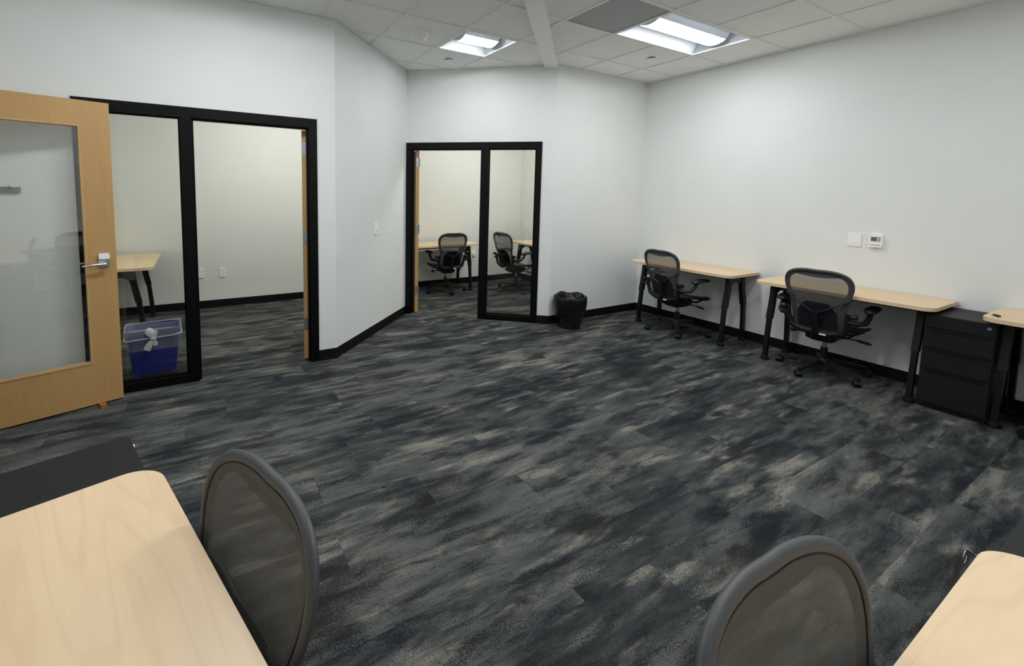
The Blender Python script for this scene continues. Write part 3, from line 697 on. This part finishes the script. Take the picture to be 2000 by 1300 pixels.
        for k, y in enumerate((-0.165, -0.158, -0.13, -0.06, 0.02, 0.08, 0.105, 0.112)):
            ww = (0.012, 0.028, 0.042, 0.047, 0.044, 0.036, 0.022, 0.008)[k]; zz = 0.655-0.012*((y+0.02)/0.13)**2; hh = (0.008, 0.016, 0.021, 0.022, 0.020, 0.016, 0.011, 0.005)[k]
            xo = s*(0.306-0.25*max(0, y)*0.5)
            sec.append([(xo+ww*math.cos(2*math.pi*q/12), y, zz+hh*math.sin(2*math.pi*q/12)) for q in range(12)])
        loft(bm, sec); finish('armrest', bm, 'pad', o, 60)
    # seat
    def seat_pt(x, y):
        f = max(0, (y-0.10)/0.14); return Vector((x, y, 0.43-0.045*f*f+0.30*x*x+0.02*max(0, (-y-0.05)/0.15)**2))
    so = smooth_loop([(sx*x, y, 0) for sx, x, y in ((1, 0.0, -0.20), (1, 0.15, -0.195), (1, 0.215, -0.15), (1, 0.24, -0.05), (1, 0.252, 0.06), (1, 0.25, 0.16), (1, 0.215, 0.225), (1, 0.12, 0.248), (1, 0.0, 0.252), (-1, 0.12, 0.248), (-1, 0.215, 0.225), (-1, 0.25, 0.16), (-1, 0.252, 0.06), (-1, 0.24, -0.05), (-1, 0.215, -0.15), (-1, 0.15, -0.195))], 2)
    bm = B(); tube(bm, [seat_pt(p.x, p.y) for p in so], 0.014, 8, True, flat=0.8); finish('seat_frame', bm, 'dark', o, 60)
    bm = B(); c = bm.verts.new(seat_pt(0, 0.02)-Vector((0, 0, 0.004))); prev = None
    ringsv = []
    for q in (0.33, 0.66, 0.99):
        ringsv.append([bm.verts.new(seat_pt(p.x*q, 0.02+(p.y-0.02)*q)+Vector((0, 0, 0.004))) for p in so])
    n = len(so)
    for k in range(n): bm.faces.new((c, ringsv[0][k], ringsv[0][(k+1) % n]))
    for a in range(2):
        for k in range(n): bm.faces.new((ringsv[a][k], ringsv[a][(k+1) % n], ringsv[a+1][(k+1) % n], ringsv[a+1][k]))
    finish('seat_mesh', bm, 'weave_s', o, True)
    # mechanism, levers
    bm = B(); loft(bm, [[(x*k, y*k2-0.02, z) for x, y in rrect(-0.11, 0.11, -0.14, 0.14, (0.03,)*4, 3)] for z, k, k2 in ((0.305, 0.65, 0.6), (0.33, 0.95, 0.95), (0.375, 1.0, 1.0), (0.395, 0.85, 0.95))])
    me = finish('tilt_mechanism', bm, 'dark', o, 35)
    bm = B()
    for s in (-1, 1): tube(bm, [(s*0.08, 0.05, 0.37), (s*0.17, 0.09, 0.375), (s*0.235, 0.10, 0.42)], 0.014, 8, flat=0.7); tube(bm, [(s*0.08, -0.10, 0.37), (s*0.18, -0.12, 0.385), (s*0.225, -0.12, 0.43)], 0.014, 8, flat=0.7)
    finish('seat_bracket', bm, 'dark', o, 50)
    bm = B(); tube(bm, [(0.10, 0.02, 0.35), (0.20, 0.04, 0.345)], 0.006, 8); tube(bm, [(0.20, 0.04, 0.345), (0.22, 0.043, 0.343), (0.28, 0.05, 0.335), (0.30, 0.052, 0.333)], [0.008, 0.016, 0.016, 0.006], 10, flat=0.7); finish('lever', bm, 'dark', me, 50)
    bm = B(); tube(bm, [(-0.10, -0.04, 0.35), (-0.21, -0.04, 0.345)], 0.006, 8); tube(bm, [(-0.21, -0.04, 0.345), (-0.215, -0.04, 0.345), (-0.245, -0.04, 0.345), (-0.25, -0.04, 0.345)], [0.010, 0.018, 0.018, 0.012], 12); finish('tension_knob', bm, 'dark', me, 50)
    # column and star base
    bm = B(); cyl(bm, (0, 0, 0.09), (0, 0, 0.235), 0.030, 0.026, 18); co = finish('column', bm, 'dark', o, 40)
    bm = B(); cyl(bm, (0, 0, 0.23), (0, 0, 0.31), 0.016, n=16); finish('piston', bm, 'nickel', co, 40)
    bm = B(); lathe(bm, [(0.05, 0.075), (0.052, 0.12), (0.040, 0.14), (0.030, 0.145)], 20); finish('hub', bm, 'dark', o, 40)
    legm = None
    for k in range(5):
        a = math.radians(-90+72*k)
        if k == 0:
            bm = B(); loft(bm, [[(x, y, zc+z) for y, z in ((-w_, -h_), (w_, -h_), (w_*0.8, h_*0.6), (w_*0.45, h_), (-w_*0.45, h_), (-w_*0.8, h_*0.6))] for x, w_, h_, zc in ((0.03, 0.030, 0.022, 0.105), (0.12, 0.026, 0.019, 0.104), (0.23, 0.021, 0.015, 0.093), (0.315, 0.017, 0.011, 0.079), (0.335, 0.012, 0.007, 0.077))])
            lg = finish('base_leg', bm, 'dark', o, 40); legm = lg.data
        else: lg = link('base_leg', legm, o)
        lg.rotation_euler = (0, 0, a)
        cx_, cy_ = 0.325*math.cos(a), 0.325*math.sin(a); ca = a+(0.9, -0.5, 2.2, 0.3, 1.4)[k]
        if k == 0:
            bm = B(); cyl(bm, (0, 0, 0.05), (0, 0, 0.072), 0.007, n=10)
            rr = []
            for q in range(9):
                t = math.pi*q/8; rr.append([(-0.012+0.031*math.cos(t), y, 0.030+0.031*math.sin(t)) for y in (-0.010, 0.010)])
            loft(bm, [[(-0.012+0.0305*math.cos(math.pi*q/10), y, 0.0285+0.0305*math.sin(math.pi*q/10)) for q in range(11)] for y in (-0.0235, 0.0235)])
            cs = finish('caster', bm, 'dark', o, 40); cm = cs.data
            bm = B(); cyl(bm, (-0.012, -0.009, 0.0285), (-0.012, 0.009, 0.0285), 0.0283, n=20); bevel(bm, 0.003, 1); wo_ = finish('wheel', bm, 'dark', cs, 40); wm = wo_.data; wo_.location = (0, -0.0165, 0)
        else:
            cs = link('caster', cm, o); wo_ = link('wheel', wm, cs, (0, -0.0165, 0))
        link('wheel', wm, cs, (0, 0.0165, 0))
        cs.location = (cx_, cy_, 0); cs.rotation_euler = (0, 0, ca)
    return o
chair = make_chair(); GC = 'black mesh task chairs'
def az(deg): return math.radians(deg)     # rotation about z; 0 faces +y, -90 faces +x
c1 = put(chair, True, (4.83, 3.105, 0), az(-97), 'black mesh chair at the right wall desk nearest the far corner', 'chair', GC)
c2 = put(chair, False, (4.885, 1.727, 0), az(-86), 'black mesh chair at the desk beside the drawer pedestal, below the thermostat', 'chair', GC)
put(chair, False, (3.425, 6.15, 0), az(-8), 'black mesh chair seen from behind through the open far doorway', 'chair', GC)
put(chair, False, (4.50, 5.70, 0), az(-88), 'black mesh chair seen side-on through the far glass pane', 'chair', GC)
put(chair, False, (-0.213, 0.826, 0), az(108), 'grey mesh chair back tucked under the foreground desk beside the left pedestal', 'chair', GC)
put(chair, False, (0.778, -0.020, 0), az(178.5), 'grey mesh chair back in the bottom right foreground', 'chair', GC)
c7 = put(chair, False, (4.70, 0.26, 0), az(-45), 'black chair of which one caster shows at the right edge', 'chair', GC)
def swivel(ch, deg):
    a = math.radians(deg)
    for o in [x for x in bpy.data.objects if x.parent == ch and x.name.split('.')[0] in ('base_leg', 'caster')]:
        x, y = o.location.x, o.location.y
        o.location = (x*math.cos(a)-y*math.sin(a), x*math.sin(a)+y*math.cos(a), 0); o.rotation_euler.z += a
swivel(c1, -29); swivel(c2, -12); swivel(c7, 7)

# ------------------------------------------------------------------ bins
wb = empty('waste_bin', (3.825, 3.803, 0)); tag(wb, 'round black waste bin with a black liner by the far wall', 'waste bin')
bm = B(); lathe(bm, [(0.128, 0.001), (0.165, 0.37), (0.172, 0.375), (0.160, 0.372), (0.124, 0.012)], 28); finish('body', bm, 'dark', wb, 40)
bm = B(); nb = 72; rings = []
prof = [(0.186, 0.02), (0.162, 0.10), (0.172, 0.16), (0.186, 0.24), (0.192, 0.31), (0.190, 0.36), (0.182, 0.385), (0.160, 0.388), (0.145, 0.35), (0.13, 0.26)]
prof = [(0.150, 0.10), (0.164, 0.17), (0.180, 0.24), (0.189, 0.30), (0.190, 0.345), (0.186, 0.372), (0.172, 0.386), (0.158, 0.375), (0.145, 0.32), (0.125, 0.22)]
rz = random.Random(3)
ph = [rz.uniform(0, 6.28) for _ in range(6)]
for i, (r, z) in enumerate(prof):
    ring = []
    for k in range(nb):
        a = 2*math.pi*k/nb
        wv = 0.0025*math.sin(7*a+ph[0]+i*0.5)+0.004*abs(math.sin(8*a+ph[1]-i*0.8))+0.003*math.sin(19*a+ph[2]+i)
        if i == 0: zz = z+0.05*math.sin(3*a+ph[3])+0.03*math.sin(7*a+ph[4])
        else: zz = z+0.010*math.sin(5*a+ph[5])*(i > 3)
        ring.append((max(r+wv, 0.148 if i < 6 else 0.02)*math.cos(a), max(r+wv, 0.148 if i < 6 else 0.02)*math.sin(a), zz))
    rings.append(ring)
loft(bm, rings, False); li = finish('liner', bm, 'bag', wb, 60)
bm = B(); tube(bm, [(-0.06, -0.145, 0.388), (-0.02, -0.15, 0.405), (0.02, -0.145, 0.420), (0.055, -0.13, 0.40), (0.08, -0.11, 0.385)], [0.012, 0.026, 0.03, 0.022, 0.008], 7, flat=0.6); finish('knot', bm, 'bag', li, 30)
# blue recycling bin
rb = empty('recycling_bin', (-0.375, 4.485, 0), math.radians(3)); tag(rb, 'blue plastic recycling bin with a white liner behind the glass sidelight', 'recycling bin')
def rr_ring(w, d, r, z, n=5): return [(x, y, z) for x, y in rrect(-w/2, w/2, -d/2, d/2, (r,)*4, n)]
bm = B(); loft(bm, [rr_ring(0.315, 0.20, 0.035, 0.001), rr_ring(0.38, 0.262, 0.05, 0.365), rr_ring(0.398, 0.28, 0.055, 0.368), rr_ring(0.398, 0.28, 0.055, 0.382), rr_ring(0.376, 0.258, 0.045, 0.382), rr_ring(0.306, 0.19, 0.03, 0.014)])
finish('body', bm, 'blue', rb, 40)
bm = B(); base = rr_ring(1, 1, 0.15, 0, 10); nb = len(base); rings = []
for i, (sw, sd, z, drop) in enumerate(((0.352, 0.238, 0.20, 1), (0.388, 0.270, 0.285, 0.5), (0.402, 0.284, 0.30, 0), (0.405, 0.287, 0.345, 0), (0.412, 0.294, 0.388, 0), (0.392, 0.274, 0.392, 0), (0.366, 0.248, 0.37, 0), (0.345, 0.228, 0.27, 0))):
    ring = []
    for k, (x, y, _) in enumerate(base):
        a = math.atan2(y, x); wob = 1+0.010*math.sin(9*a+i)+0.008*math.sin(17*a-2*i)
        dz = -drop*(0.075*abs(math.sin(a*0.5+0.8))*(1 if y < 0 else 0.5)-0.05+0.02*math.sin(5*a)) + 0.006*math.sin(7*a+i*0.7)*(i > 1)
        ring.append((x*sw*max(1.0, wob) if i < 5 else x*sw, y*sd*max(1.0, wob) if i < 5 else y*sd, z+dz))
    rings.append(ring)
loft(bm, rings, False); lf = finish('liner', bm, 'film', rb, 60)
bm = B()
tube(bm, [(x*0.408, y*0.290, 0.318+0.008*math.sin(6*math.atan2(y, x))) for x, y, _ in base], 0.006, 6, True); finish('liner_band', bm, 'filmd', lf, 60)
bm = B(); yk = -0.158
lathe(bm, [(0.004, -0.022), (0.020, -0.012), (0.024, 0.0), (0.018, 0.014), (0.004, 0.020)], 10, (0.0, yk, 0.318))
tube(bm, [(0, yk-0.004, 0.322), (-0.014, yk-0.012, 0.355), (-0.03, yk-0.006, 0.385), (-0.04, yk+0.01, 0.40)], [0.012, 0.026, 0.034, 0.016], 8, flat=0.35, up=Vector((0, 1, 0)))
tube(bm, [(0, yk-0.004, 0.322), (0.012, yk-0.010, 0.35), (0.015, yk-0.004, 0.385)], [0.010, 0.018, 0.014], 8, flat=0.35, up=Vector((0, 1, 0)))
tube(bm, [(0, yk-0.004, 0.312), (-0.025, yk-0.010, 0.275), (-0.05, yk-0.006, 0.225)], [0.010, 0.022, 0.026], 8, flat=0.25, up=Vector((0, 1, 0)))
tube(bm, [(0, yk-0.004, 0.312), (0.012, yk-0.010, 0.28), (0.016, yk-0.006, 0.255)], [0.010, 0.018, 0.016], 8, flat=0.25, up=Vector((0, 1, 0)))
finish('knot', bm, 'filmd', lf, 50)

# ------------------------------------------------------------------ small things
pn = empty('pen_drive', (4.80, 0.765, DESK_Z), math.radians(35)); tag(pn, 'small dark memory stick on the corner of the rightmost desk', 'memory stick')
bm = B(); prism(bm, rrect(-0.028, 0.020, -0.010, 0.010, (0.004,)*4, 3), 0.0, 0.011); bevel(bm, 0.002, 1); finish('body', bm, 'brown' if False else 'dark', pn, 30)
bm = B(); box(bm, 0.0201, 0.034, -0.006, 0.006, 0.003, 0.008); finish('connector', bm, 'grey', pn)
ky = empty('lock_key', (1.643, 0.217, 0.683)); tag(ky, 'small metal key left in the lock of the foreground pedestal', 'key')
bm = B(); box(bm, -0.0012, 0.0012, 0.006, 0.030, -0.004, 0.004); finish('blade', bm, 'chrome', ky)
bm = B(); prism(bm, [(0.030+0.009+0.009*math.cos(2*math.pi*k/16), 0.008*math.sin(2*math.pi*k/16)) for k in range(16)], -0.0012, 0.0012, 'X'); finish('bow', bm, 'chrome', ky)
bm = B(); tube(bm, [(0.0+0.018*math.sin(2*math.pi*k/20), 0.044, -0.014+0.018*math.cos(2*math.pi*k/20)) for k in range(20)], 0.0015, 6, True); finish('ring', bm, 'chrome', ky)
